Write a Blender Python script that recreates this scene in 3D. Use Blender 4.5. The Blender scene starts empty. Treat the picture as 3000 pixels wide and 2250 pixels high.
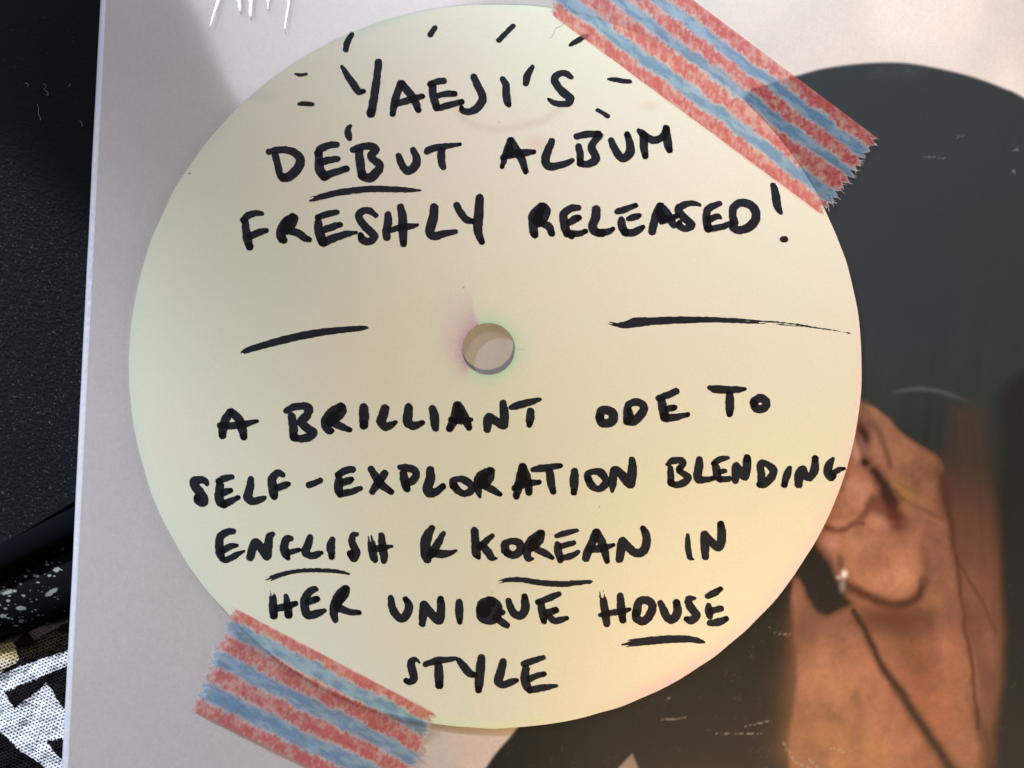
import bpy, math, random
import numpy as np
from mathutils import Matrix, Vector
random.seed(7)
rng = np.random.default_rng(7)
scn = bpy.context.scene
COL = scn.collection

# ------------------------------------------------------------------ camera
# metres; the round label's hole is the origin, the sleeve's face is z = 0
FPX = 2770.0                                   # focal length in pixels of the 3000 px wide photograph
CAM = np.array([0.00889981, -0.02056469, 0.12799529])
AX, AY = 0.12304123, 0.04518606
Rx = np.array([[1, 0, 0], [0, math.cos(AX), -math.sin(AX)], [0, math.sin(AX), math.cos(AX)]])
Ry = np.array([[math.cos(AY), 0, math.sin(AY)], [0, 1, 0], [-math.sin(AY), 0, math.cos(AY)]])
ROT = Ry @ Rx
cam = bpy.data.cameras.new("camera")
cam.sensor_width = 36.0
cam.lens = 36.0 * FPX / 3000.0
cam.clip_start = 0.005
cam.clip_end = 50
cam_ob = bpy.data.objects.new("camera", cam)
COL.objects.link(cam_ob)
M4 = Matrix([list(ROT[i]) + [CAM[i]] for i in range(3)] + [[0, 0, 0, 1]])
cam_ob.matrix_world = M4
scn.camera = cam_ob

# ------------------------------------------------------------------ world, lamps, exposure
w = bpy.data.worlds.new("World")
scn.world = w
w.use_nodes = True
bg = w.node_tree.nodes["Background"]
bg.inputs[0].default_value = (0.80, 0.88, 1.0, 1)
bg.inputs[1].default_value = 0.015
scn.view_settings.view_transform = 'Standard'
scn.view_settings.look = 'None'
scn.view_settings.exposure = -0.10
scn.view_settings.gamma = 1.0


def aim(ob, to):
    d = Vector(to) - ob.location
    ob.rotation_euler = d.to_track_quat('-Z', 'Y').to_euler()


def area_lamp(name, loc, to, sx, sy, power, color):
    l = bpy.data.lights.new(name, 'AREA')
    l.shape = 'RECTANGLE'
    l.size, l.size_y = sx, sy
    l.energy = power
    l.color = color
    o = bpy.data.objects.new(name, l)
    COL.objects.link(o)
    o.location = loc
    aim(o, to)
    return o


def spot_lamp(name, loc, to, radius, reach, rgb, soft):
    """reach = half width of the beam where it meets the sleeve; rgb = irradiance wanted per channel"""
    l = bpy.data.lights.new(name, 'SPOT' if reach else 'POINT')
    m = max(rgb)
    l.energy = 4 * math.pi ** 2 * m
    l.color = tuple(c / m for c in rgb)
    l.shadow_soft_size = radius
    if reach:
        l.spot_size = 2 * math.atan(reach / np.linalg.norm(loc))
        l.spot_blend = 1.0
    o = bpy.data.objects.new(name, l)
    COL.objects.link(o)
    o.location = tuple(loc)
    aim(o, to)
    return o


# cool window daylight, low from the upper left, plus two added spots
D1 = np.array([-0.584, 0.674, 0.454])
spot_lamp("window_light", D1 * 0.9, (0, 0, 0), 0.026, None, np.array([.295, .325, .40]) / 1.0, 0)
spot_lamp("added_top_spot", D1 * 0.9, (0, .10, 0), 0.025, 0.05, np.array([.8, 1.5, 1.6]) / 1.0, 0)  # added spot, brightens the top
spot_lamp("added_left_spot", D1 * 0.4, (-.08, -.06, 0), 0.012, 0.09, np.array([.187, .207, .228]) / 1.0, 0)  # added spot, brightens the lower left
# warm lamp, high from below right, plus two added spots on its line
D2 = np.array([0.186, -0.558, 0.809])
spot_lamp("warm_lamp", D2 * 0.6, (.08, -.01, 0), 0.011, 0.14, np.array([.280, .224, .117]) / 1.0, 0)
spot_lamp("added_low_spot", D2 * 0.601, (.04, -.06, 0), 0.011, 0.05, np.array([.156, .086, .046]) / 1.0, 0)  # added spot, brightens the lower right
spot_lamp("added_upper_spot", D2 * 0.25, (.04, .10, 0), 0.005, 0.09, np.array([.016, .014, .030]) / 1.0, 0)  # added spot, faint lift for the upper side
# weak broad fill added on the right, softly shading the label's left edge
area_lamp("fill_light", (0.35, -0.05, 0.15), (0, 0, 0), 0.16, 0.16, 0.40, (1.0, 0.86, 0.74))
# window pane mirrored in the glossy wrap at the upper left of the label
g = area_lamp("window_glow", (-0.096, 0.241, 0.30), (-0.096, 0.241, 0), 0.15, 0.10, 0.42, (0.92, 0.90, 1.0))
g.rotation_euler = (0, 0, math.atan2(.51, .86))


# ------------------------------------------------------------------ helpers
def P(px, py, z=0.0):
    """photo pixel -> point on the horizontal plane at height z"""
    px = np.asarray(px, float); py = np.asarray(py, float); z = np.asarray(z, float)
    d = np.stack(np.broadcast_arrays((px - 1500) / FPX, -(py - 1125) / FPX, -1.0 + 0 * px), -1)
    dw = d @ ROT.T
    t = (z - CAM[2]) / dw[..., 2]
    return CAM + dw * t[..., None]


def PX(p):
    """points -> photo pixels (only used to look up what is printed where on flat things)"""
    q = (np.asarray(p, float) - CAM) @ ROT
    return 1500 + FPX * q[..., 0] / -q[..., 2], 1125 - FPX * q[..., 1] / -q[..., 2]


def hash2(ix, iy, seed):
    h = (ix.astype(np.int64) * 374761393 + iy.astype(np.int64) * 668265263 + seed * 982451653) & 0xffffffff
    h = ((h ^ (h >> 13)) * 1274126177) & 0xffffffff
    h = h ^ (h >> 16)
    return (h & 0xffff) / 65535.0


def vn(x, y, seed=0):
    x = np.asarray(x, float); y = np.asarray(y, float)
    ix = np.floor(x); iy = np.floor(y); fx = x - ix; fy = y - iy
    fx = fx * fx * (3 - 2 * fx); fy = fy * fy * (3 - 2 * fy)
    a = hash2(ix, iy, seed); b = hash2(ix + 1, iy, seed)
    c = hash2(ix, iy + 1, seed); d = hash2(ix + 1, iy + 1, seed)
    return a + (b - a) * fx + (c - a) * fy + (a - b - c + d) * fx * fy


def fbm(x, y, seed=0, o=4):
    r = 0; a = 0.5; t = 0
    for k in range(o):
        r = r + a * vn(x * 2 ** k + 17.3 * k, y * 2 ** k - 9.1 * k, seed + k); t += a; a *= 0.5
    return r / t


def sm(e0, e1, x):
    t = np.clip((x - e0) / (e1 - e0), 0, 1)
    return t * t * (3 - 2 * t)


def seg_sdf(poly, x, y):
    """signed distance to a closed polygon, negative inside"""
    poly = np.asarray(poly, float)
    d = np.full(x.shape, 1e9); ins = np.zeros(x.shape, bool)
    n = len(poly)
    for i in range(n):
        ax, ay = poly[i]; bx, by = poly[(i + 1) % n]
        ex, ey = bx - ax, by - ay
        t = np.clip(((x - ax) * ex + (y - ay) * ey) / (ex * ex + ey * ey + 1e-12), 0, 1)
        d = np.minimum(d, np.hypot(x - ax - t * ex, y - ay - t * ey))
        c = ((ay > y) != (by > y))
        xi = ax + (y - ay) / (by - ay + 1e-12) * ex
        ins ^= c & (x < xi)
    return np.where(ins, -d, d)


def line_d(pts, x, y):
    pts = np.asarray(pts, float)
    d = np.full(x.shape, 1e9)
    for i in range(len(pts) - 1):
        ax, ay = pts[i]; bx, by = pts[i + 1]
        ex, ey = bx - ax, by - ay
        t = np.clip(((x - ax) * ex + (y - ay) * ey) / (ex * ex + ey * ey + 1e-12), 0, 1)
        d = np.minimum(d, np.hypot(x - ax - t * ex, y - ay - t * ey))
    return d


def catmull(p, n=7):
    p = np.asarray(p, float)
    if len(p) < 3:
        t = np.linspace(0, 1, 8)[:, None]
        return p[0] + (p[-1] - p[0]) * t
    q = np.vstack([2 * p[0] - p[1], p, 2 * p[-1] - p[-2]])
    out = []
    for i in range(1, len(q) - 2):
        for t in np.linspace(0, 1, n, endpoint=False):
            a, b_, c, d = q[i - 1], q[i], q[i + 1], q[i + 2]
            out.append(.5 * ((2 * b_) + (c - a) * t + (2 * a - 5 * b_ + 4 * c - d) * t * t + (3 * b_ - a - 3 * c + d) * t ** 3))
    out.append(p[-1])
    return np.array(out)


def s2l(c):
    c = np.asarray(c, float) / 255.0
    return np.where(c <= 0.04045, c / 12.92, ((c + 0.055) / 1.055) ** 2.4)


def link(name, me, mat, parent=None, smooth=True):
    o = bpy.data.objects.new(name, me)
    COL.objects.link(o)
    if mat: me.materials.append(mat)
    if smooth and len(me.polygons):
        me.polygons.foreach_set("use_smooth", np.ones(len(me.polygons), bool))
    if parent: o.parent = parent
    return o


def mesh_np(name, verts, quads, cols=None, attrs=None):
    verts = np.asarray(verts, np.float32); quads = np.asarray(quads, np.int32)
    me = bpy.data.meshes.new(name)
    me.vertices.add(len(verts)); me.vertices.foreach_set("co", verts.ravel())
    nq, k = quads.shape
    me.loops.add(nq * k); me.loops.foreach_set("vertex_index", quads.ravel())
    me.polygons.add(nq)
    me.polygons.foreach_set("loop_start", np.arange(0, nq * k, k, dtype=np.int32))
    me.update(calc_edges=True)
    if cols is not None:
        a = me.color_attributes.new("Col", 'FLOAT_COLOR', 'POINT')
        c = np.ones((len(verts), 4), np.float32); c[:, :cols.shape[1]] = cols
        a.data.foreach_set("color", c.ravel())
    for n, v in (attrs or {}).items():
        a = me.attributes.new(n, 'FLOAT', 'POINT'); a.data.foreach_set("value", np.asarray(v, np.float32).ravel())
    me.validate()
    return me


def gridquads(nu, nv, closed=False):
    i = np.arange(nu - (0 if closed else 1)); j = np.arange(nv - 1)
    I, J = np.meshgrid(i, j, indexing='ij')
    I2 = (I + 1) % nu
    return np.stack([I * nv + J, I2 * nv + J, I2 * nv + J + 1, I * nv + J + 1], -1).reshape(-1, 4)


def tag(o, label=None, cat=None, group=None, kind=None):
    if label: o["label"] = label
    if cat: o["category"] = cat
    if group: o["group"] = group
    if kind: o["kind"] = kind
    return o


def mat_new(name):
    m = bpy.data.materials.new(name); m.use_nodes = True
    nt = m.node_tree; b = nt.nodes["Principled BSDF"]
    return m, nt, b


def nd(nt, t, **kw):
    n = nt.nodes.new(t)
    for k, v in kw.items(): setattr(n, k, v)
    return n


def noise_node(nt, scale, detail=3, rough=0.5):
    g = nd(nt, 'ShaderNodeNewGeometry')
    n = nd(nt, 'ShaderNodeTexNoise'); n.inputs['Scale'].default_value = scale
    n.inputs['Detail'].default_value = detail; n.inputs['Roughness'].default_value = rough
    nt.links.new(g.outputs['Position'], n.inputs['Vector'])
    return n


def bump(nt, b, src, strength, dist):
    n = nd(nt, 'ShaderNodeBump'); n.inputs['Strength'].default_value = strength
    n.inputs['Distance'].default_value = dist
    nt.links.new(src, n.inputs['Height']); nt.links.new(n.outputs[0], b.inputs['Normal'])
    return n


def col_mat(name, rough=0.5, coat=0.0, coat_rough=0.1, grain=0.05, gscale=6000, bscale=4000, bstr=0.15, bdist=2e-5, spec=0.5):
    """printed or dyed surface: colour from the mesh's own colour attribute, broken up by fine procedural grain"""
    m, nt, b = mat_new(name)
    a = nd(nt, 'ShaderNodeVertexColor'); a.layer_name = "Col"
    n = noise_node(nt, gscale, 2)
    mr = nd(nt, 'ShaderNodeMapRange')
    mr.inputs['From Min'].default_value = 0.3; mr.inputs['From Max'].default_value = 0.7
    mr.inputs['To Min'].default_value = 1 - grain; mr.inputs['To Max'].default_value = 1 + grain
    nt.links.new(n.outputs['Fac'], mr.inputs['Value'])
    mx = nd(nt, 'ShaderNodeVectorMath', operation='SCALE')
    nt.links.new(a.outputs['Color'], mx.inputs[0]); nt.links.new(mr.outputs[0], mx.inputs['Scale'])
    nt.links.new(mx.outputs[0], b.inputs['Base Color'])
    b.inputs['Roughness'].default_value = rough
    b.inputs['Coat Weight'].default_value = coat
    b.inputs['Coat Roughness'].default_value = coat_rough
    b.inputs['Specular IOR Level'].default_value = spec
    if bstr:
        n2 = noise_node(nt, bscale, 3)
        bump(nt, b, n2.outputs['Fac'], bstr, bdist)
    return m


# ------------------------------------------------------------------ materials
M_print = col_mat("glossy_print", rough=0.45, coat=0.9, coat_rough=0.09, grain=0.045, gscale=3500, bstr=0.0, spec=0.2)
M_spine = col_mat("creased_gloss_card", rough=0.3, coat=1.0, coat_rough=0.08, grain=0.03, bscale=2500, bstr=0.35, bdist=4e-5)
M_paper = col_mat("cream_paper", rough=0.75, grain=0.03, gscale=4500, bscale=5000, bstr=0.12, bdist=1.5e-5, spec=0.25)
M_case = col_mat("black_leatherette", rough=0.6, grain=0.35, gscale=5000, bscale=9000, bstr=0.4, bdist=3e-5, spec=0.04)
M_speck = col_mat("speckled_paint", rough=0.6, grain=0.1, bstr=0.1, spec=0.03)
M_knit = col_mat("knitted_wool", rough=0.95, grain=0.25, gscale=7000, bscale=9000, bstr=0.4, bdist=6e-5, spec=0.05)


def mk_ink(name, col, trans):
    m, nt, b = mat_new(name)
    n = noise_node(nt, 900, 3)
    r = nd(nt, 'ShaderNodeMapRange')
    r.inputs['From Min'].default_value = 0.35; r.inputs['From Max'].default_value = 0.65
    r.inputs['To Min'].default_value = trans * 0.88; r.inputs['To Max'].default_value = trans * 1.10
    nt.links.new(n.outputs['Fac'], r.inputs['Value'])
    b.inputs['Base Color'].default_value = (*col, 1)
    b.inputs['Roughness'].default_value = 0.6
    b.inputs['Specular IOR Level'].default_value = 0.12
    t = nd(nt, 'ShaderNodeBsdfTransparent'); t.inputs[0].default_value = (0.66, 0.72, 0.96, 1)
    mx = nd(nt, 'ShaderNodeMixShader')
    out = nt.nodes['Material Output']
    nt.links.new(r.outputs[0], mx.inputs[0]); nt.links.new(b.outputs[0], mx.inputs[1]); nt.links.new(t.outputs[0], mx.inputs[2])
    nt.links.new(mx.outputs[0], out.inputs[0])
    return m


M_ink = mk_ink("blue_black_marker_ink", (0.0058, 0.0055, 0.0078), 0.19)
M_plain_card, _nt, _b = mat_new("card"); _b.inputs['Base Color'].default_value = (0.55, 0.53, 0.52, 1); _b.inputs['Roughness'].default_value = 0.7
M_table, _nt, _b = mat_new("dark_table"); _b.inputs['Roughness'].default_value = 0.7
_n = noise_node(_nt, 300, 4); _r = nd(_nt, 'ShaderNodeValToRGB')
_r.color_ramp.elements[0].color = (0.004, 0.004, 0.004, 1); _r.color_ramp.elements[1].color = (0.012, 0.011, 0.010, 1)
_nt.links.new(_n.outputs['Fac'], _r.inputs[0]); _nt.links.new(_r.outputs[0], _b.inputs['Base Color'])

# washi tape: thin paper, partly see-through
M_tape, nt, b = mat_new("translucent_washi_paper")
a = nd(nt, 'ShaderNodeVertexColor'); a.layer_name = "Col"
n = noise_node(nt, 3500, 3)
mr = nd(nt, 'ShaderNodeMapRange')
mr.inputs['From Min'].default_value = 0.3; mr.inputs['From Max'].default_value = 0.7
mr.inputs['To Min'].default_value = 0.9; mr.inputs['To Max'].default_value = 1.1
nt.links.new(n.outputs['Fac'], mr.inputs['Value'])
mx = nd(nt, 'ShaderNodeVectorMath', operation='SCALE')
nt.links.new(a.outputs['Color'], mx.inputs[0]); nt.links.new(mr.outputs[0], mx.inputs['Scale'])
nt.links.new(mx.outputs[0], b.inputs['Base Color'])
b.inputs['Roughness'].default_value = 0.65; b.inputs['Specular IOR Level'].default_value = 0.3
n2 = noise_node(nt, 2200, 4); bump(nt, b, n2.outputs['Fac'], 0.22, 3e-5)
tr = nd(nt, 'ShaderNodeBsdfTransparent')
tm = nd(nt, 'ShaderNodeMix', data_type='RGBA'); tm.inputs[0].default_value = 0.5
nt.links.new(a.outputs['Color'], tm.inputs[6]); tm.inputs[7].default_value = (1, 1, 1, 1)
nt.links.new(tm.outputs[2], tr.inputs[0])
ms = nd(nt, 'ShaderNodeMixShader'); ms.inputs[0].default_value = 0.62
nt.links.new(b.outputs[0], ms.inputs[1]); nt.links.new(tr.outputs[0], ms.inputs[2])
nt.links.new(ms.outputs[0], nt.nodes['Material Output'].inputs[0])

# ------------------------------------------------------------------ the table under everything
TZ = -0.022
me = mesh_np("table", [(-1, -1, TZ), (1, -1, TZ), (1, 1, TZ), (-1, 1, TZ)], [(0, 1, 2, 3)])
tag(link("table", me, M_table, smooth=False), kind='structure')

# ------------------------------------------------------------------ album sleeve
LE0 = P(284, 0)[:2]; LE1 = P(170, 2250)[:2]
VB = (LE0 - LE1) / np.linalg.norm(LE0 - LE1)       # along the left edge, up
VA = np.array([VB[1], -VB[0]])                     # away from the edge, to the right
SZ = 0.314
ORG = LE1 - VB * 0.10                              # lower left corner of the sleeve


def SL(a_, b_, z_):
    a_, b_, z_ = np.broadcast_arrays(a_, b_, z_)
    xy = ORG + a_[..., None] * VA + b_[..., None] * VB
    return np.concatenate([xy, z_[..., None]], -1)


def blend(c, col, m):
    return c + (s2l(col) - c) * m[..., None]


def K10(l):   # coordinates read in the close-up of the printed portrait
    return [(2250 + x / 1.4427, 1100 + y / 1.4427) for x, y in l]


def paint_cover(x, y):
    """flat print of the cover: pale ground, a dark dome of hair, a soft warm portrait"""
    wx = x + (fbm(x / 60, y / 60, 3) - .5) * 26; wy = y + (fbm(x / 60, y / 60, 9) - .5) * 26
    c = np.broadcast_to(s2l((200, 191, 186)), x.shape + (3,)).copy()
    c = blend(c, (220, 198, 186), sm(1500, 2300, y) * sm(700, 1500, x))
    c = blend(c, (238, 222, 213), sm(1500, 2700, x))  # extra brightness of the right side, put into the ground colour
    c = blend(c, (196, 188, 186), sm(.4, .7, fbm(x / 300, y / 300, 91, 3)) * .4)
    dome = [(2200, 262), (2334, 223), (2425, 199), (2560, 184), (2678, 187), (2836, 221), (2949, 262), (3000, 287), (3300, 460), (3700, 900),
            (3900, 2400), (1300, 2500), (1424, 2252), (1513, 2138), (1600, 2000), (1750, 1700), (1900, 1200), (2000, 600)]
    dome = [tuple(q) for q in catmull(dome + dome[:1], 5)[:, :2]]
    d = seg_sdf(dome, x, y)
    m = sm(7, -7, d)
    hair = np.broadcast_to(s2l((54, 59, 64)), x.shape + (3,)).copy()
    hair = blend(hair, (50, 58, 58), sm(2450, 2900, x) * sm(200, 900, y))
    hair = blend(hair, (27, 28, 31), sm(1000, 1700, y))
    hair = blend(hair, (48, 55, 72), np.exp(-(((x - 2680) / 160) ** 2 + ((y - 900) / 130) ** 2)) * .6)
    hair = blend(hair, (120, 122, 128), np.exp(-(line_d([(2560, 208), (2640, 196), (2700, 205)], wx, wy) / 20) ** 2) * .12 * fbm(x / 20, y / 12, 65))
    arc = line_d(catmull([(2610, 1153, 0), (2655, 1142, 0), (2700, 1139, 0), (2768, 1150, 0), (2850, 1180, 0)], 5)[:, :2], x, y)
    hair = blend(hair, (104, 110, 122), np.exp(-(arc / 7) ** 2) * .42 * sm(2600, 2660, x) * sm(2870, 2760, x))
    st = vn(x / 22 + y / 190, y / 420, 201) * .6 + vn(x / 9 + y / 90, y / 260, 203) * .4
    hair = hair * (1 + (st - .5) * .34 * sm(700, 1500, y))[..., None]

    vx = (x - 2200) * .79375; vy = (y - 1050) * .79375       # the coordinates the print was read in
    vx = vx + (fbm(x / 50, y / 50, 103) - .5) * 10; vy = vy + (fbm(x / 50, y / 50, 109) - .5) * 10

    def A(c, poly, col, soft, k=1.0):                          # soft-edged area
        poly = [tuple(q) for q in catmull(poly + poly[:1], 4)[:, :2]]
        return blend(c, col, sm(soft, -soft, seg_sdf(poly, vx, vy)) * k)

    def G(c, cx, cy, rx, ry, deg, col, k=1.0):                 # blurred blob
        t = math.radians(deg); dx = vx - cx; dy = vy - cy
        u = dx * math.cos(t) + dy * math.sin(t); v = -dx * math.sin(t) + dy * math.cos(t)
        return blend(c, col, np.exp(-((u / rx) ** 2 + (v / ry) ** 2) ** 1.3) * k)

    def Ln(c, pts, col, w0, w1, k=1.0):                        # tapering blurred line
        p = catmull([(a_, b_, 0) for a_, b_ in pts], 3)[:, :2]
        best = np.full(x.shape, 1e9)
        for q in range(len(p) - 1):
            (ax, ay), (bx, by) = p[q], p[q + 1]
            ex, ey = bx - ax, by - ay
            t = np.clip(((vx - ax) * ex + (vy - ay) * ey) / (ex * ex + ey * ey + 1e-9), 0, 1)
            wd = w0 + (w1 - w0) * (q + t) / (len(p) - 1)
            best = np.minimum(best, np.hypot(vx - ax - t * ex, vy - ay - t * ey) / wd)
        return blend(c, tuple(q_ * .86 for q_ in col), np.exp(-(best * .74) ** 2.4) * min(1, k * 1.12))
    f = hair
    f = A(f, [(470, 110), (540, 120), (560, 300), (585, 480), (600, 700), (605, 980), (500, 980), (455, 300)], (84, 60, 54), 34, .42)
    f = A(f, [(460, 100), (545, 100), (570, 400), (592, 760), (600, 1000), (480, 1000), (440, 300)], (136, 88, 68), 26, sm(180, 620, vy) * .95)
    f = A(f, [(200, 250), (228, 100), (262, 108), (300, 125), (350, 172), (400, 210), (440, 236), (452, 300), (462, 380), (478, 470), (505, 620), (545, 1000), (119, 1000), (111, 740), (99, 600), (100, 520), (150, 430)], (168, 110, 80), 8)
    # neck
    f = G(f, 130, 640, 40, 90, 0, (128, 84, 64), .8)
    f = G(f, 190, 800, 90, 130, -8, (176, 122, 84), .8)
    f = G(f, 210, 920, 110, 70, 10, (186, 130, 84), .85)
    f = G(f, 215, 650, 50, 40, 0, (160, 108, 84), .7)
    f = G(f, 330, 610, 130, 42, 4, (88, 52, 38), .92)
    f = G(f, 400, 720, 70, 90, 20, (138, 82, 58), .8)
    f = G(f, 455, 640, 26, 90, -6, (178, 116, 86), .7)
    f = G(f, 440, 830, 60, 70, 0, (162, 100, 68), .8)
    f = G(f, 500, 760, 16, 110, -6, (176, 116, 84), .6)
    f = G(f, 560, 870, 34, 90, 0, (110, 74, 54), .7)
    f = G(f, 560, 660, 16, 100, -4, (150, 98, 72), .6)
    # ear: rim, folds, hollow
    f = G(f, 285, 140, 62, 18, 42, (150, 102, 78), .8)
    f = G(f, 400, 262, 46, 32, 40, (146, 98, 70), .8)
    f = G(f, 447, 320, 16, 70, -6, (92, 62, 52), .85)
    f = G(f, 420, 420, 40, 60, 0, (164, 106, 78), .8)
    f = G(f, 255, 300, 60, 60, 0, (186, 118, 88), .8)
    f = G(f, 262, 178, 20, 40, -18, (60, 36, 40), 1)
    f = G(f, 243, 215, 10, 34, -22, (206, 148, 126), .9)
    f = G(f, 262, 200, 6, 30, -28, (142, 96, 90), .7)
    f = G(f, 268, 240, 17, 15, 0, (40, 24, 28), 1)
    f = G(f, 355, 308, 34, 22, 36, (186, 132, 78), .85)
    f = G(f, 330, 300, 14, 12, 0, (196, 146, 90), .6)
    f = Ln(f, [(288, 262), (306, 290), (322, 318), (330, 332)], (58, 42, 42), 11, 15, .95)
    f = Ln(f, [(318, 330), (335, 362), (342, 388)], (100, 52, 46), 17, 20, .95)
    f = G(f, 318, 322, 15, 34, -32, (52, 34, 34), 1)
    f = G(f, 340, 376, 17, 28, -20, (92, 42, 38), 1)
    f = G(f, 296, 345, 18, 26, -30, (120, 66, 50), .8)
    f = Ln(f, [(336, 306), (372, 338), (412, 356), (446, 372)], (124, 82, 56), 3, 4, .5)
    f = Ln(f, [(340, 290), (380, 310), (430, 330)], (140, 98, 66), 4, 4, .25)
    f = Ln(f, [(350, 385), (390, 375), (430, 385)], (140, 92, 68), 6, 4, .3)
    f = G(f, 250, 335, 22, 12, -10, (204, 140, 112), .8)
    f = G(f, 232, 300, 12, 26, 10, (208, 146, 120), .6)
    f = Ln(f, [(176, 392), (198, 404), (220, 400), (240, 388), (262, 384)], (118, 62, 44), 6, 4, .8)
    f = G(f, 204, 384, 20, 8, 4, (200, 134, 104), .8)
    f = G(f, 188, 430, 22, 20, 30, (198, 136, 110), .8)
    f = Ln(f, [(282, 326), (272, 352), (252, 376), (232, 388)], (132, 74, 56), 9, 5, .75)
    f = G(f, 250, 305, 24, 26, -20, (214, 148, 118), .75)
    f = G(f, 300, 385, 26, 16, 20, (206, 140, 108), .7)
    f = G(f, 362, 345, 16, 16, 0, (176, 118, 76), .6)
    f = G(f, 400, 330, 20, 14, 20, (170, 118, 84), .6)
    f = G(f, 300, 215, 26, 20, 40, (172, 120, 92), .7)
    f = Ln(f, [(276, 150), (300, 176), (316, 214), (322, 250)], (118, 76, 60), 8, 6, .6)
    # lobe
    f = G(f, 310, 470, 86, 62, 14, (186, 122, 90), .95)
    f = G(f, 345, 515, 50, 34, -10, (206, 138, 102), .85)
    f = G(f, 270, 430, 40, 26, 10, (206, 142, 108), .7)
    f = G(f, 380, 440, 22, 40, 0, (184, 118, 88), .7)
    f = Ln(f, [(222, 528), (262, 548), (300, 566), (345, 574), (384, 560), (404, 520)], (92, 56, 42), 11, 9, .95)
    f = Ln(f, [(404, 520), (412, 480), (404, 440)], (140, 88, 66), 9, 7, .6)
    # hair behind the lobe, the small hanging earring
    f = A(f, [(120, 400), (152, 428), (184, 468), (206, 520), (224, 548), (238, 570), (212, 586), (176, 600), (140, 575), (116, 530), (90, 480)], (30, 28, 31), 13)
    f = G(f, 208, 478, 10, 20, 0, (84, 56, 48), .8)
    f = G(f, 216, 502, 8, 10, 0, (232, 214, 208), 1)
    f = G(f, 204, 510, 7, 5, 0, (176, 160, 158), .9)
    f = G(f, 214, 528, 7, 13, 0, (134, 126, 132), .95)
    # strands of hair over the neck
    f = Ln(f, [(240, 585), (268, 640), (300, 705), (345, 775), (395, 850), (440, 915), (490, 990)], (66, 46, 40), 5, 15, .94)
    f = Ln(f, [(447, 270), (458, 340), (470, 420), (482, 510), (497, 610), (516, 730), (530, 860)], (84, 54, 48), 8, 4, .75)
    f = Ln(f, [(478, 460), (505, 515), (545, 575), (572, 640)], (88, 60, 52), 3, 4, .55)
    f = Ln(f, [(525, 820), (545, 900), (550, 980)], (84, 58, 48), 9, 16, .6)
    for q, (a0, a1, b0, b1) in enumerate(((485, 120, 500, 420), (512, 140, 540, 480), (540, 300, 575, 700), (500, 560, 560, 960), (470, 260, 486, 420))):
        f = Ln(f, [(a0, a1), ((a0 + b0) / 2 + 6, (a1 + b1) / 2), (b0, b1)], (56, 44, 46) if q % 2 else (100, 74, 66), 3, 5, .16)
    f = A(f, [(600, 380), (590, 500), (596, 620), (602, 1100), (1200, 1100), (1200, 30), (640, 30), (590, 200)], (36, 37, 41), 24)
    skin = sm(.04, .2, f[..., 0] - f[..., 2])
    mo = (fbm(wx / 60, wy / 60, 55, 4) - .5) * .26 + (fbm(wx / 12, wy / 12, 57, 2) - .5) * .16
    f = f * (1 + mo * skin)[..., None] * (1 + np.array([.14, .18, .34]) * skin[..., None])
    c = c + (f - c) * m[..., None]
    # pale tip at the lower edge of the picture
    tip = seg_sdf([(1800, 2290), (1814, 2250), (1851, 2212), (1868, 2250), (1874, 2300)], x, y)
    f = blend(f, (158, 140, 130), sm(7, -5, tip))
    skin = sm(.05, .22, f[..., 0] - f[..., 2])
    mo = (fbm(wx / 95, wy / 95, 55, 4) - .5) * .75 + (fbm(wx / 16, wy / 16, 57, 2) - .5) * .14
    f = f * (1 + mo * skin)[..., None] * (1 - np.array([.32, .26, .16]) * skin[..., None])
    f = blend(f, (122, 84, 78), skin * sm(.52, .75, fbm(x / 70, y / 130, 59, 3)) * .4)
    c = c + (f - c) * m[..., None]
    # white scuffs worn into the print
    for pts, wd in (([(2256, 1841), (2280, 1857), (2313, 1860)], 3), ([(2296, 2176), (2312, 2205), (2325, 2226)], 4), ([(2326, 2232), (2350, 2243), (2375, 2252)], 4),
                    ([(2372, 2226), (2388, 2240), (2396, 2252)], 4), ([(2430, 2190), (2474, 2204)], 1.6), ([(2100, 2150), (2160, 2148), (2230, 2152)], 1.2),
                    ([(1938, 2110), (2010, 2104)], 1.4), ([(1956, 2050), (1962, 2044)], 2), ([(2180, 2130), (2260, 2112)], 1), ([(2702, 458), (2770, 462)], 1.4),
                    ([(2805, 402), (2826, 396)], 1.6), ([(2970, 440), (2982, 438)], 1.6), ([(2978, 418), (2975, 432), (2985, 440)], 1.5), ([(2967, 495), (2972, 505)], 3)):
        y0_ = pts[0][1]
        q = line_d(pts, x, y); k = sm(wd + 2.2, wd * .4, q) * sm(.32, .55, fbm(x / 5, y / 5, 31, 2))
        c = blend(c, (170, 170, 164), k * (.42 if y0_ > 2000 else .22 if wd < 2.5 else .35))
    k = sm(.80, .86, vn(x / 4.3, y / 4.3, 77)) * sm(.55, .75, vn(x / 31, y / 31, 78)) * sm(1400, 1900, y) * m
    c = blend(c, (90, 88, 84), k * .2)
    c *= (1 + (fbm(x / 14, y / 14, 41, 2) - .5) * .06)[..., None]
    return np.clip(c, 0, 1)


def axis(lo, hi, step, full_lo, full_hi, coarse=0.012):
    return np.concatenate([np.arange(full_lo, lo, coarse), np.arange(lo, hi, step), np.arange(hi, full_hi, coarse), [full_hi]])


sleeve = bpy.data.objects.new("album_sleeve", None); COL.objects.link(sleeve)
tag(sleeve, "pale record album sleeve with a printed dark haired portrait, lying under the round label", "album sleeve")
RND = 0.0013
b_lo, b_hi = 0.092, 0.222
aa = axis(RND, 0.152, 0.00022, RND, SZ)
bb = axis(b_lo, b_hi, 0.00022, 0.0, SZ)
A_, B_ = np.meshgrid(aa, bb, indexing='ij')


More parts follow.
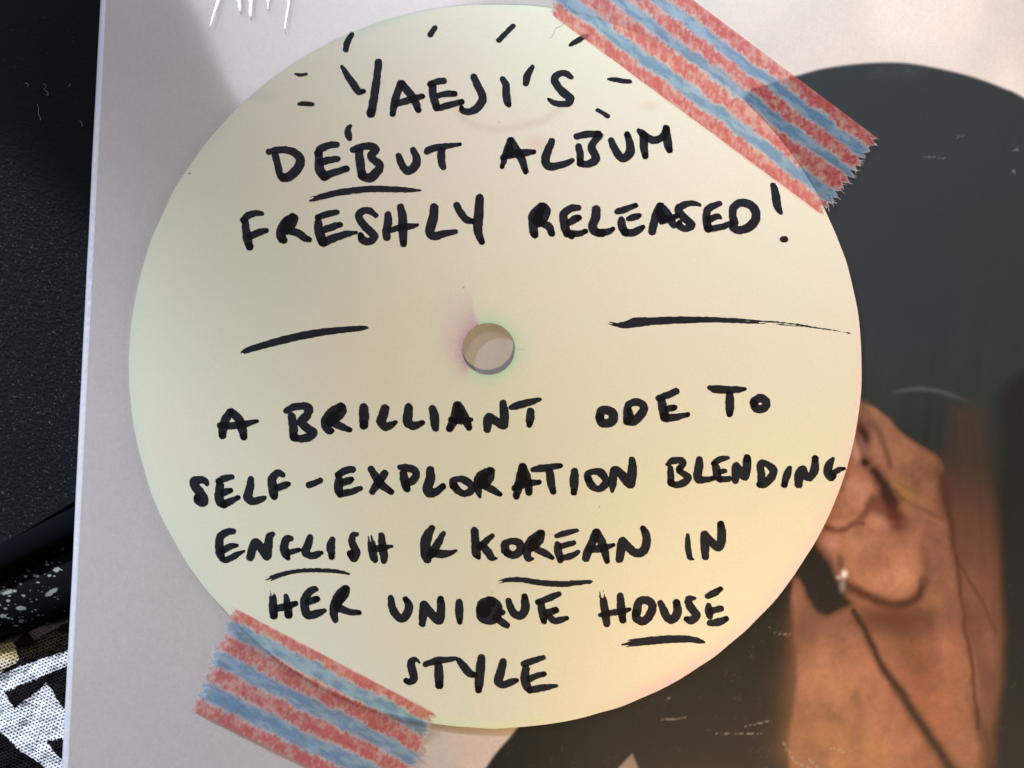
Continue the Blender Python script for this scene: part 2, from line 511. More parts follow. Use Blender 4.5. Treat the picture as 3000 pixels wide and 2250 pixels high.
def sleeve_z(a_, b_):
    return (fbm(a_ / .03, b_ / .03, 5, 3) - .5) * 0.00035 - 0.0001


XY = SL(A_, B_, 0 * A_)
zt = sleeve_z(A_, B_)
X_, Y_ = PX(XY)
cov = paint_cover(X_, Y_)
V = SL(A_, B_, zt)
me = mesh_np("front_cover", V.reshape(-1, 3), gridquads(len(aa), len(bb)), cov.reshape(-1, 3))
link("front_cover", me, M_print, sleeve)
# rounded, creased left fold
fb = axis(b_lo, b_hi, 0.00025, 0.0, SZ)
th = np.linspace(0, math.pi / 2, 15)
TH, FB = np.meshgrid(th, fb, indexing='ij')
wob = (fbm(FB / .02, 0 * FB, 51) - .5) * .00025
crk = (fbm(TH * 3.2, FB / .0006, 61, 3) - .5) * (0.00006 + .00022 * np.exp(-((FB - .166) / .014) ** 2)) * np.exp(-((TH - 1.25) / .28) ** 2)
bow = -4 * .0004 * ((FB - .157) / .13) ** 2 * 0 + wob
ra = RND - (RND + crk) * np.cos(TH) + bow * np.cos(TH)
rz = -RND + (RND + crk) * np.sin(TH) + sleeve_z(RND + 0 * TH, FB) * np.sin(TH)
V = SL(ra, FB, rz)
fx, fy = PX(V)
cc = np.broadcast_to(s2l((226, 226, 240)), V.shape).copy()
worn = sm(.35, .6, fbm(TH * 2, FB / .0012, 71, 3)) * np.exp(-((TH - 1.2) / .25) ** 2)
cc = blend(cc, (240, 236, 226), worn * .7)
me = mesh_np("spine_fold", V.reshape(-1, 3), gridquads(len(th), len(fb)), cc.reshape(-1, 3))
me.flip_normals()
link("spine_fold", me, M_spine, sleeve)
# walls and back of the sleeve
STH = 0.0042
vb = [SL(np.array(x), np.array(y), np.array(z)) for x, y, z in [(0, 0, -RND), (0, SZ, -RND), (0, SZ, -STH), (0, 0, -STH), (SZ, 0, -STH), (SZ, SZ, -STH), (SZ, SZ, -.0003), (SZ, 0, -.0003)]]
me = mesh_np("back_cover", vb, [(0, 1, 2, 3), (3, 2, 5, 4), (4, 5, 6, 7)])
link("back_cover", me, M_plain_card, sleeve, smooth=False)

# tight wrinkles of the clear wrap near the top edge: thin glossy ridges
M_wrap, nt, b = mat_new("clear_wrap")
nt.nodes.remove(b)
gl = nd(nt, 'ShaderNodeBsdfGlossy'); gl.inputs['Roughness'].default_value = 0.36
tr = nd(nt, 'ShaderNodeBsdfTransparent')
ms = nd(nt, 'ShaderNodeMixShader'); ms.inputs[0].default_value = 0.34
nt.links.new(tr.outputs[0], ms.inputs[1]); nt.links.new(gl.outputs[0], ms.inputs[2])
nt.links.new(ms.outputs[0], nt.nodes['Material Output'].inputs[0])
for (x0, y0, x1, y1, wd) in ((664, -60, 618, 96, 11), (702, -60, 708, 44, 19), (744, -60, 738, 62, 22), (792, -60, 789, 36, 15), (862, -60, 838, 102, 12)):
    p0 = P(x0, y0); p1 = P(x1, y1)
    L = p1 - p0; ln = np.linalg.norm(L); L = L / ln; N = np.array([-L[1], L[0], 0])
    ns, nc = 60, 15
    S_, C_ = np.meshgrid(np.linspace(0, 1, ns), np.linspace(-1, 1, nc), indexing='ij')
    wv = wd / 2 * 4.7e-5 * (1 - S_ ** 3 * .75) * (1 + .35 * (vn(S_ * 6, 0 * S_, int(x0)) - .5))
    ridge = wv * .20 * np.cos(C_ * math.pi / 2) + (vn(S_ * 30, C_ * 2, int(x0) + 5) - .5) * 1.5e-5
    hz = (ridge + S_ * ln * .075) * sm(0, .04, 1 - S_) + 0.00010
    V = p0 + S_[..., None] * ln * L + (C_ * wv)[..., None] * N
    V[..., 2] = hz + 0.0001
    me = mesh_np("wrap_wrinkle", V.reshape(-1, 3), gridquads(ns, nc))
    if me.polygons[0].normal.z < 0: me.flip_normals()
    link("wrap_wrinkle", me, M_wrap, sleeve)

# ------------------------------------------------------------------ round paper label
ZH, ZE = 0.00135, 0.00075         # height at the hole and at the rim


def label_z(x, y):
    r = np.hypot(x, y) / 0.05
    side = x / np.maximum(np.hypot(x, y), 1e-6)
    ze = ZE - .0003 * sm(-.7, .8, side) - .00015
    z = ze + (ZH - ze) * np.clip(1 - r, 0, 1) ** 0.8
    return z + (fbm(x / .02, y / .02, 15, 2) - .5) * 0.0003 * sm(.1, .5, r)


NTH = 720
t_ = np.linspace(0, 2 * np.pi, NTH, endpoint=False)
# outline as measured, cut by hand: very slightly uneven
ex = 1451 + 1076 * np.cos(t_) + (vn(t_ * 14, 0 * t_, 3) - .5) * 3; ey = 1072 - 1063 * np.sin(t_) + (vn(t_ * 17, 0 * t_, 5) - .5) * 3
outer = P(ex, ey, ZE)[:, :2]
hx = 1431 + 77.5 * np.cos(t_) + (vn(t_ * 30, 0 * t_, 8) - .5) * 1.2; hy = 1022 - 76 * np.sin(t_) + (vn(t_ * 30, 0 * t_, 9) - .5) * 1.2
inner = P(hx, hy, ZH)[:, :2]
rr = np.linspace(0, 1, 190)
G = inner[:, None, :] + (outer - inner)[:, None, :] * rr[None, :, None]
gz = label_z(G[..., 0], G[..., 1])
LX, LY = PX(np.concatenate([G, gz[..., None]], -1))
ang = np.arctan2(1072 - LY, LX - 1451)           # 0 = right, +pi/2 = top
rim = np.hypot((LX - 1451) / 1076, (LY - 1072) / 1063)
base = np.broadcast_to(s2l((231, 227, 207)), LX.shape + (3,)).copy()
mott = fbm(LX / 260, LY / 260, 21, 3)
base = blend(base, (229, 228, 203), sm(1500, 500, LX) * .7)
base = blend(base, (235, 221, 206), sm(.45, .75, mott) * .22)
base = blend(base, (221, 229, 207), sm(.5, .2, mott) * .2)


def rimtint(c, a0, wdt, col, depth, k):
    da = np.abs((ang - a0 + np.pi) % (2 * np.pi) - np.pi)
    m = np.exp(-(da / wdt) ** 2) * sm(1 - depth * .7, 1.0, rim) ** 1.6
    return blend(c, col, m * k * .45)


D = math.radians
base = rimtint(base, D(-5), .5, (244, 214, 222), .06, .9)
base = rimtint(base, D(-38), .35, (240, 196, 214), .10, 1)
base = rimtint(base, D(-62), .16, (232, 170, 206), .09, .95)
base = rimtint(base, D(-92), .3, (226, 240, 186), .08, .8)
base = rimtint(base, D(-106), .12, (196, 236, 170), .07, .95)
base = rimtint(base, D(-155), .5, (204, 226, 206), .06, .5)
base = rimtint(base, D(178), .25, (198, 218, 210), .07, .6)
base = rimtint(base, D(140), .2, (202, 214, 202), .06, .5)
base = rimtint(base, D(110), .12, (180, 224, 190), .05, .9)
base = rimtint(base, D(86), .1, (214, 240, 196), .05, .8)
base = blend(base, (188, 200, 186), np.exp(-(((LX - 765) / 40) ** 2 + ((LY - 283) / 16) ** 2)) * .3)
# stains round the hole: purple smear on its left, green halo elsewhere
hd = np.maximum(np.hypot((LX - 1431) / 77.5, (LY - 1022) / 76), 1.0); ha = np.arctan2(1022 - LY, LX - 1431)
hn = fbm(LX / 6, LY / 6, 33, 3)
left = sm(D(100), D(118), np.abs(ha)) * np.where(ha < 0, sm(D(150), D(128), -(-np.abs(ha)) * 0 + (np.pi - np.abs(ha)) * 0 + np.abs(ha) * 0 + D(140)) * 0 + sm(D(118), D(140), np.abs(ha)), 1)
base = blend(base, (176, 120, 164), left * np.exp(-((hd - 1) / .30) ** 1.3 * (1.0 + 0 * hd)) * (.55 + .8 * (hn - .3)).clip(0, 1))
up = line_d([(1385, 860), (1392, 900), (1396, 950)], LX, LY)
smear = sm(1397 + (LY - 950) * .08, 1388 + (LY - 950) * .08, LX) * np.exp(-((1397 - LX) / 46) ** 2) * sm(835, 960, LY) * sm(1075, 990, LY)
base = blend(base, (206, 168, 190), smear * .62)
base = blend(base, (214, 192, 202), np.exp(-(((LX - 1330) / 60) ** 2 + ((LY - 960) / 110) ** 2)) * .35)
green = 1 - left
base = blend(base, (150, 214, 180), green * np.exp(-((hd - 1) / .13) ** 1.2) * .75 * (.5 + hn))
base = blend(base, (200, 226, 196), green * np.exp(-((hd - 1) / .55) ** 1.5) * .5)
# faint dried water mark under the first line
ring = line_d([(1330, 300), (1352, 345), (1400, 372), (1470, 380), (1530, 370), (1600, 350), (1640, 320)], LX, LY)
base = blend(base, (206, 192, 172), np.exp(-(ring / 12) ** 2) * .38 * (.5 + fbm(LX / 40, LY / 40, 61)))
base = blend(base, (220, 190, 164), np.exp(-(((LX - 1575) / 28) ** 2 + ((LY - 420) / 22) ** 2)) * .5)
base = blend(base, (214, 194, 160), np.exp(-(((LX - 1905) / 26) ** 2 + ((LY - 310) / 14) ** 2)) * .45)
for (x, y, r) in ((1464, 356, 2.2), (1358, 843, 2.5), (1443, 1738, 1.6)):
    base = blend(base, (110, 110, 96), sm(r + 2, r * .5, np.hypot(LX - x, LY - y)) * .7)
nR = len(rr)
top = np.concatenate([G, gz[..., None]], -1)
# profile: inner bottom edge, top rings, outer bottom edge, back underneath
TK = 0.00022
def rg(a): return a.reshape(-1, 3)


lo = top.copy(); lo[..., 2] -= TK
idx = gridquads(NTH, nR, closed=True); n0 = NTH * nR
side_v, side_q, side_c = [rg(top)], [idx], [rg(base)]
for a_, b_, ca_ in ((top[:, -1], lo[:, -1], base[:, -1]), (lo[:, 0], top[:, 0], base[:, 0]), (lo[:, -1], lo[:, 0], base[:, -1])):
    vv = np.stack([a_, b_], 1)
    side_q.append(gridquads(NTH, 2, closed=True) + n0); n0 += NTH * 2
    side_v.append(rg(vv)); side_c.append(rg(np.stack([ca_, ca_], 1)))
me = mesh_np("paper_label", np.concatenate(side_v), np.concatenate(side_q), np.concatenate(side_c))
label_ob = link("round_paper_label", me, M_paper)
tag(label_ob, "round cream paper disc with a centre hole, covered in black handwriting, taped on the sleeve", "paper label")
try:
    me.shade_auto_smooth
except Exception:
    pass

# ------------------------------------------------------------------ handwriting
ORI = {'a': (800, 60), 'b': (1350, 60), 'c': (680, 380), 'd': (1200, 380), 'e': (1750, 380), 'f': (540, 1120), 'g': (1000, 1120),
       'h': (1450, 1120), 'i': (1930, 1120), 'j': (600, 1500), 'k': (1100, 1500), 'l': (1600, 1500), 'm': (1150, 1750), 'n': (660, 850), 'o': (1750, 800)}
SCL = {k: 600 / 2212 for k in ORI}; SCL['o'] = 800 / 2212
# part name | character | strokes; a stroke is "crop x,y,halfwidth ..."; 'c' at the end of a point = corner
INK = """
ray|short ray|a 850,150,24 800,240,34 785,315,30
ray|short ray|a 1748,78,28 1698,152,30
ray|short ray|b 565,58,25 410,213,28
ray|short ray|b 1180,265,14 1232,235,28 1310,188,26 1365,160,20
dash|short dash|a 245,578,14 300,588,18 357,578,17
dash|short dash|a 277,905,16 325,897,24 425,903,22
dash|short dash|b 1592,632,12 1680,642,27 1825,662,22
dash|short dash|b 1477,966,20 1588,1033,26
letter|Y|a 745,500,20 800,590,34 870,690,38 920,765,36 975,765,26;a 1140,450,38 1105,740,42 1058,1003,46
letter|A|a 1378,685,40 1340,790,40 1310,900,40 1290,1006,32;a 1390,685,40 1470,780,42 1530,870,42 1568,965,34;a 1335,900,34 1480,855,36 1560,830,34 1618,815,24
letter|E|a 1842,652,34 1770,660,34 1700,690,34;a 1722,700,40 1732,820,42 1765,940,40;a 1790,810,30 1880,790,34 1960,792,30;a 1790,945,34 1900,915,36 2040,880,30
letter|J|b 140,612,36 185,710,40 228,800,42 230,870,44 170,950,42 90,985,38 20,970,34 10,940,24
letter|I|b 452,630,30 485,690,38 489,790,42 505,880,38 518,915,26
apostrophe|apostrophe|b 775,502,26 720,590,38 705,678,32
letter|S|b 1190,612,26 1150,580,34 1100,567,34 1040,590,38 1012,640,38 1050,715,40 1120,790,44 1185,845,42 1150,895,38 1075,903,32 1000,885,28 948,850,16
letter|D|c 395,240,32 480,222,36 570,218,38 660,240,42 725,300,46 735,360,48 690,440,50 610,510,48 545,515,44;c 465,270,34 490,370,38 520,500,34
letter|E|c 1128,162,34 1050,168,38 960,205,40 928,250,40;c 935,250,42 938,330,46 945,430,50 995,500,50;c 1000,505,44 1110,460,38 1235,422,34;c 960,350,38 1060,325,38 1145,315,28
accent|accent|a 835,1140,20 808,1180,32 815,1240,38 828,1275,26
letter|B|c 1310,218,34 1400,185,38 1500,180,40 1550,215,42 1500,290,42 1590,375,42 1578,440,46 1490,518,50 1400,500,40;c 1370,240,44 1385,370,46 1400,490,44
letter|U|c 1797,282,32 1820,350,38 1870,430,42 1920,440,44 1985,380,46 1992,300,42 1950,215,30
letter|T|d 190,232,36 260,198,38 400,178,32 545,155,18;d 345,230,42 342,310,42 350,380,36 368,408,28
underline|underline|c 855,755,26 1000,715,32 1200,670,34 1500,640,34 1800,645,30 1900,652,26 2030,655,10
letter|A|d 1085,115,34 1060,200,38 1030,290,34 1000,400,24;d 1097,115,34 1150,210,44 1210,320,42 1253,448,32;d 1078,190,36 1090,262,36;d 1000,300,26 1120,268,38 1240,250,40 1345,240,24
letter|L|d 1535,128,36 1492,230,44 1465,330,44 1500,392,44 1590,393,38 1700,360,34 1755,332,26
letter|B|d 1805,75,34 1920,48,36 2040,45,34;d 2055,60,34 1965,180,42 2010,290,44 2000,335,44 1930,370,38 1840,365,36;d 1825,185,36 1840,260,38 1845,350,38
letter|U|e 150,115,34 175,180,38 220,260,42 280,310,42 350,250,48 352,150,42 322,50,32
letter|M|e 450,10,26 500,60,44 500,170,44 518,285,34;e 500,60,40 600,112,40 690,90,38 738,20,40 742,-20,34;e 745,-15,34 752,80,44 765,170,44 780,220,34
letter|F|c 320,905,24 250,900,32 170,930,38 120,975,34;c 140,985,34 150,1080,42 165,1180,46 188,1262,42;c 190,1150,38 290,1110,38 372,1085,26
letter|R|c 650,940,40 590,1000,55 532,1080,50 530,1160,46 555,1190,40;c 655,940,42 670,965,44 630,1040,50 580,1080,54;c 590,990,50 560,1090,50;c 610,1085,40 720,1120,40 780,1165,38 832,1185,28
letter|E|c 1133,890,28 1020,912,36 925,945,32;c 930,1000,40 940,1100,50 978,1210,50;c 990,1215,46 1100,1170,42 1220,1130,36 1340,1110,16;c 1000,1080,38 1080,1050,38 1165,1025,30
letter|S|c 1552,925,26 1490,880,36 1430,872,36 1375,905,40 1375,960,40 1430,1040,42 1520,1130,44 1530,1165,44 1480,1208,40 1410,1190,42 1388,1140,34
letter|H|c 1685,920,36 1685,1000,42 1665,1100,42 1670,1160,38 1695,1150,18;c 1820,835,38 1840,950,46 1845,1100,46 1850,1233,36;c 1700,1085,30 1840,1052,34 1930,1045,32 2003,1028,16
letter|L|d 265,838,44 255,950,50 225,1060,50 218,1115,46 270,1148,46 360,1128,38 500,1100,26
letter|Y|d 510,818,36 560,910,40 620,975,38 680,990,30;d 757,735,42 750,880,50 738,1020,50 745,1120,44 778,1208,34
letter|R|d 1425,835,48 1350,920,58 1335,1000,50 1340,1100,44 1355,1140,34;d 1440,830,46 1478,870,44 1450,950,50 1400,1000,50;d 1400,900,55 1370,980,50;d 1440,1010,40 1508,1050,40 1535,1118,36
letter|E|d 1820,842,32 1740,850,38 1665,915,44 1670,1000,46 1692,1090,44 1750,1140,40;d 1700,1120,40 1830,1122,34 1903,1095,26;d 1725,1000,36 1790,960,42 1828,950,32
letter|L|d 2015,862,46 2010,950,48 1978,1030,48 2000,1095,46 2080,1120,42;e 20,1115,42 120,1100,32 170,1070,22
letter|E|e 215,885,32 300,860,36 415,818,26;e 335,962,24 400,945,36 458,925,24;e 260,975,36 265,1040,44 300,1110,42;e 310,1112,40 390,1110,38 450,1080,36 493,1050,24
letter|A|e 670,820,34 640,900,42 610,1010,44 590,1098,42;e 682,820,36 740,890,46 790,970,46 828,1030,36;e 670,880,40 700,960,50;e 700,985,40 800,950,32 870,930,28
letter|S|e 1108,815,18 1050,795,26 970,803,34 890,838,42 882,890,42 935,945,42 1003,1010,46 1010,1045,42 950,1068,34 890,1040,36 885,1000,26
letter|E|e 1320,800,30 1230,835,38 1185,880,40 1182,980,44 1200,1070,44;e 1200,970,36 1300,935,32 1340,960,10;e 1240,1070,34 1350,1048,34 1450,1010,34
letter|D|e 1480,1000,44 1462,920,40 1470,840,42 1550,788,42 1650,810,44 1708,880,46 1705,980,48 1630,1055,46 1530,1085,42 1455,1060,34
exclamation_mark|exclamation mark|e 1900,604,32 1925,700,44 1942,820,42 1980,893,24;e 2002,1185,32 2028,1186,34
line|long stroke|n 172,675,12 230,652,28 400,598,36 700,520,40 1000,460,38 1300,425,32 1450,412,28 1535,405,14
line|long stroke|o 98,405,10 160,420,16 225,420,28 320,398,38 450,390,30 700,380,27 900,378,22 1100,385,18 1400,400,14 1600,418,11 1750,440,7 1900,462,3.5 2060,490,2.5
letter|A|f 495,320,38 450,390,46 420,480,48 410,570,40;f 507,320,40 580,390,46 618,480,50 642,588,38;f 385,465,32 520,468,38 640,455,38 785,417,18
letter|B|f 1100,308,32 1180,268,38 1290,255,40 1345,285,44 1320,360,44 1262,425,44 1320,490,44 1392,540,44 1330,595,46 1240,608,38 1180,600,36;f 1160,370,44 1175,480,46 1183,588,44
letter|R|f 1690,262,42 1600,320,50 1532,400,50 1530,470,48 1565,520,40 1600,520,22;f 1700,268,44 1700,320,48 1640,380,48 1580,420,48;f 1610,370,48 1570,430,48;f 1590,430,42 1700,480,38 1788,513,26
letter|I|g 243,270,44 245,360,54 243,462,46
letter|L|g 472,280,44 450,360,50 430,430,50 480,480,44 530,465,40 583,435,24
letter|L|g 727,270,44 720,350,50 715,425,50 770,468,44 830,455,36 880,435,24
letter|I|g 985,285,40 1005,370,50 1010,450,46 1020,503,32
letter|A|g 1245,248,38 1235,330,48 1210,420,48 1170,498,40;g 1262,248,40 1310,330,48 1350,420,46 1380,490,32;g 1270,330,50 1280,390,40;g 1180,400,24 1280,418,36 1398,402,24
letter|N|g 1575,508,40 1580,420,48 1597,375,42 1660,412,44 1740,462,44 1762,440,44 1758,330,46 1748,228,38
letter|T|g 1835,270,28 1920,245,42 2050,210,34 2143,186,22;g 2045,312,38 2040,380,46 2030,458,32
letter|O|h 1132,390,46 1145,315,46 1205,300,46 1270,335,48 1275,410,46 1215,442,46 1150,430,46 1130,375,46
letter|D|h 1430,400,44 1430,300,42 1450,240,38 1520,213,40 1590,238,42 1608,290,44 1560,370,46 1500,420,46 1425,420,40;h 1465,380,38 1450,300,30
letter|E|h 1960,97,34 1860,140,38 1770,172,34;h 1800,200,44 1818,290,50 1835,380,48;h 1860,290,36 1938,272,32;h 1860,388,42 1980,372,36 2085,347,24
letter|T|i 545,58,24 620,75,42 760,80,38 860,80,34 933,72,18;i 765,130,40 768,250,46 765,342,34
letter|O|i 1035,200,44 1090,170,44 1150,200,46 1160,250,44 1110,288,44 1045,275,44 1025,225,42
letter|S|f 247,1100,22 225,1065,34 160,1050,40 105,1068,44 112,1120,46 170,1190,48 213,1260,46 200,1302,44 150,1270,46 138,1240,36
letter|E|f 515,1020,26 430,1038,36 370,1068,32;f 385,1110,42 375,1200,46 385,1290,48 430,1318,40;f 420,1318,40 500,1283,36 580,1242,24;f 420,1190,40 500,1165,26
letter|L|f 718,1052,36 705,1150,44 685,1240,48 740,1285,40 820,1265,36 865,1245,22
letter|F|f 1065,998,28 1010,980,38 950,1040,44 955,1120,50 965,1210,46 975,1240,28;f 1000,1140,38 1080,1110,38 1125,1097,24
hyphen|hyphen|f 1347,1110,34 1410,1085,34 1468,1060,32
letter|E|f 1818,940,36 1740,952,38 1658,1000,34;f 1670,1055,44 1665,1150,46 1680,1210,34;f 1700,1085,36 1770,1065,40 1808,1045,28;f 1690,1205,38 1790,1185,36 1903,1145,26
letter|X|g 320,938,36 390,1050,44 450,1120,42 540,1185,30;g 468,985,38 400,1080,44 332,1180,34
letter|P|g 630,915,26 700,920,38 790,950,42 805,1010,40 760,1070,42 690,1095,30;g 670,980,42 685,1070,48 708,1150,38
letter|L|g 960,948,42 960,1040,50 928,1150,50 960,1203,42 1030,1178,40 1098,1122,32
letter|O|g 1215,1120,44 1210,1070,42 1260,1045,34 1330,1055,40 1400,1110,40 1400,1170,42 1330,1203,34 1260,1170,40 1215,1120,40
letter|R|g 1600,955,40 1510,1010,50 1475,1090,50 1485,1190,34 1495,1235,14;g 1618,960,42 1600,1030,48 1540,1100,50;g 1540,1020,48 1500,1100,44;g 1545,1115,40 1630,1160,38 1713,1207,26
letter|A|g 1955,912,40 1935,1010,46 1915,1120,46 1890,1230,36;g 1960,916,42 1990,1000,48 2020,1110,46 2025,1188,36;g 1870,1142,34 1960,1100,45 2060,1085,34 2138,1078,26;g 1958,990,46 1965,1060,44
letter|T|h 410,945,28 500,930,38 600,915,34 708,900,26;h 590,970,42 605,1070,46 628,1180,34
letter|I|h 860,962,38 855,1070,48 855,1190,34
letter|O|h 1010,1050,42 1000,995,36 1060,965,32 1140,975,42 1195,1050,38 1180,1115,42 1110,1153,34 1040,1110,42 1008,1045,38
letter|N|h 1268,1170,22 1270,1080,46 1290,952,42 1360,990,46 1430,1080,44 1470,1100,42 1480,1020,48 1485,920,46 1480,840,34
letter|B|i 88,890,18 150,850,36 240,842,32 268,872,32 220,940,34;i 218,955,30 290,1000,34 325,1030,34 280,1080,38 200,1108,34 140,1095,32;i 125,930,32 130,1010,38 130,1088,36
letter|L|i 438,832,34 435,910,46 418,1000,44 430,1053,40 520,1050,32 590,1035,28
letter|E|i 745,815,20 660,832,34 590,877,26;i 615,920,42 630,1000,44 650,1045,32;i 660,1050,32 760,1040,32;i 663,967,30 715,957,26
letter|N|i 830,1062,36 835,960,46 838,900,38 890,975,42 930,1020,42 948,940,48 955,820,42
letter|D|i 1100,1095,34 1108,1000,40 1098,895,38 1140,870,32 1220,922,40 1238,980,42 1190,1058,44 1130,1110,36 1080,1105,26
letter|I|i 1413,925,26 1385,1000,42 1355,1108,34
letter|N|i 1510,1100,44 1515,1010,50 1555,940,42 1580,1000,42 1632,1028,38 1680,950,46 1690,820,36
letter|G|i 1883,828,20 1840,890,42 1825,970,44 1860,1030,38 1888,1010,32;i 1870,985,32 1950,942,28 2002,930,19
letter|E|j 305,207,32 240,215,38 170,262,42 155,340,44 165,440,46 182,490,34;j 180,420,36 270,372,34 350,356,18;j 190,510,30 240,515,34 340,462,32 423,422,12
letter|N|j 490,490,40 512,400,46 545,325,42 600,380,46 670,478,42 682,380,46 697,272,42 730,237,28
letter|G|j 930,285,28 880,292,40 855,370,44 870,440,48 900,498,24;j 900,440,34 1020,407,22
letter|L|j 1135,278,36 1115,350,44 1090,430,46 1150,473,36 1220,455,34 1265,437,16
letter|I|j 1380,297,32 1360,370,46 1370,480,34
letter|S|j 1642,240,24 1600,250,30 1590,320,38 1612,380,42 1632,440,46 1608,500,42 1575,450,42
letter|H|j 1785,287,36 1805,380,44 1820,480,42 1840,520,32;j 1905,252,32 1920,370,44 1935,480,42 1935,525,32;j 1820,400,34 1930,385,34 2020,370,14
underline|underline|j 672,735,20 760,697,26 900,655,22 1100,630,21 1300,632,21 1450,645,20 1560,668,10
ampersand|ampersand|k 610,175,34 560,260,52 540,350,56 545,450,56 560,510,44;k 735,227,24 690,310,38 640,400,44 600,460,44;k 620,440,42 720,455,42 800,445,32 875,415,12
letter|K|k 1070,202,40 1080,320,46 1090,440,48 1112,490,24;k 1260,257,26 1200,310,34 1130,370,38;k 1165,370,38 1220,440,44 1260,498,32 1310,500,10
letter|O|k 1400,410,46 1400,350,42 1450,317,34 1530,322,40 1570,370,44 1550,435,44 1480,468,38 1420,440,42
letter|R|k 1782,228,38 1695,300,48 1645,380,50 1637,460,42 1650,508,30 1700,505,12;k 1790,235,42 1770,300,48 1710,360,48;k 1710,320,44 1680,390,40;k 1740,400,38 1840,450,36 1910,495,24
letter|E|l 110,260,22 200,232,32 310,202,24 352,205,8;l 125,352,34 130,430,42 155,518,34;l 165,370,32 300,332,26;l 170,500,32 270,475,32 343,432,24
letter|A|l 532,222,40 505,310,42 455,420,46 430,500,40;l 548,222,40 600,320,46 630,420,44 658,530,30;l 470,400,38 600,392,40 728,357,20;l 535,255,34 538,300,28
letter|N|l 790,510,40 805,430,46 822,312,42 880,370,44 960,440,44 1040,430,46 1085,340,46 1078,240,42 1045,177,30
letter|I|l 1530,247,18 1530,350,30 1545,450,32 1560,498,24 1588,510,10
letter|N|l 1720,480,38 1715,370,46 1708,242,40 1770,310,44 1860,380,44 1890,330,48 1895,220,46 1885,132,36
underline|underline|k 1342,750,20 1450,730,24 1600,735,27 1750,760,29 1900,775,30 2050,778,30 2143,768,28 2300,755,20 2350,748,8
letter|H|j 725,855,28 735,950,40 740,1050,46 745,1118,40;j 875,902,22 890,1000,40 905,1110,42;j 780,1040,36 900,1015,36 980,987,28
letter|E|j 1190,832,34 1130,862,42 1080,940,44 1080,1040,46 1110,1108,44 1200,1100,42 1290,1062,26;j 1120,970,38 1210,937,34
letter|R|j 1510,825,36 1445,905,48 1400,1010,48 1395,1100,44 1410,1163,32;j 1528,832,42 1500,900,48 1430,980,48;j 1465,930,44 1430,1010,40;j 1440,1030,42 1550,1075,36 1668,1087,26
letter|U|k 165,932,34 180,1030,40 230,1120,42 290,1150,44 350,1080,46 360,1000,42 325,940,30
letter|N|k 505,1210,34 515,1100,44 522,1002,42 570,1060,44 680,1170,48 705,1080,46 708,1000,44 703,940,34
letter|I|k 905,972,34 905,1070,46 912,1188,28
letter|Q|k 1180,1010,80 1250,1000,84 1290,1060,84 1250,1125,88 1180,1110,84 1170,1050,80;k 1240,952,36 1260,980,40;k 1340,1080,40 1372,1085,32;k 1300,1140,38 1370,1190,38 1422,1225,32
letter|U|k 1440,962,34 1460,1030,38 1500,1100,42 1570,1118,44 1615,1050,46 1615,960,42 1610,910,30
letter|E|k 1980,887,30 1880,930,36 1750,975,28;k 1790,1000,38 1805,1090,44 1820,1180,32;k 1850,1092,42 1948,1060,34;k 1880,1130,34 1930,1173,34 2000,1165,34 2070,1147,24
letter|H|l 605,870,30 620,960,40 640,1100,44 655,1208,36;l 800,907,34 810,1020,44 830,1168,38;l 587,1115,24 700,1090,32 830,1070,32 903,1050,18
letter|O|l 978,1085,50 992,1000,44 1030,952,40 1110,962,44 1150,1020,44 1120,1110,46 1050,1178,44 980,1150,46 968,1090,42
letter|U|l 1237,987,34 1270,1060,42 1310,1140,44 1370,1160,44 1420,1080,48 1410,982,40
letter|S|l 1600,932,20 1540,937,36 1550,1010,44 1600,1080,44 1622,1120,44 1570,1170,42 1510,1155,26
letter|E|l 1745,907,32 1820,872,38 1885,832,28;l 1755,1012,30 1760,1080,44 1770,1130,30;l 1780,1070,38 1890,1042,32;l 1770,1202,32 1860,1190,42 1950,1152,28
underline|underline|l 840,1430,28 950,1410,38 1200,1385,42 1400,1372,40 1550,1375,34 1650,1392,28 1705,1408,12
letter|S|m 295,712,10 268,680,14 230,672,30 200,710,40 212,780,44 230,850,42 222,890,42 180,915,34 145,900,30
letter|T|m 355,722,28 480,682,36 580,672,32 690,660,20;m 495,730,42 500,830,48 505,948,44
letter|Y|m 720,682,30 770,750,42 830,820,40 890,840,30;m 960,658,42 950,770,48 937,900,48 928,998,36
letter|L|m 1195,697,40 1170,800,46 1142,900,48 1190,945,38 1280,915,38 1345,895,20
letter|E|m 1630,652,26 1530,682,34 1420,720,36;m 1440,770,40 1430,870,48 1450,960,44 1480,1003,32;m 1480,880,34 1560,847,32 1638,827,26;m 1490,1000,36 1600,982,38 1700,965,30 1775,955,16
dot|tiny ink dot|h 1130,1342,5 1131,1342,5
dot|tiny ink dot|n -393,-1263,5 -378,-1255,4
"""


CX = {1: (0, 0), 2: (1, 0), 4: (1, 1), 8: (0, 1)}
CS = [(0, 0), (1, 0), (1, 1), (0, 1)]


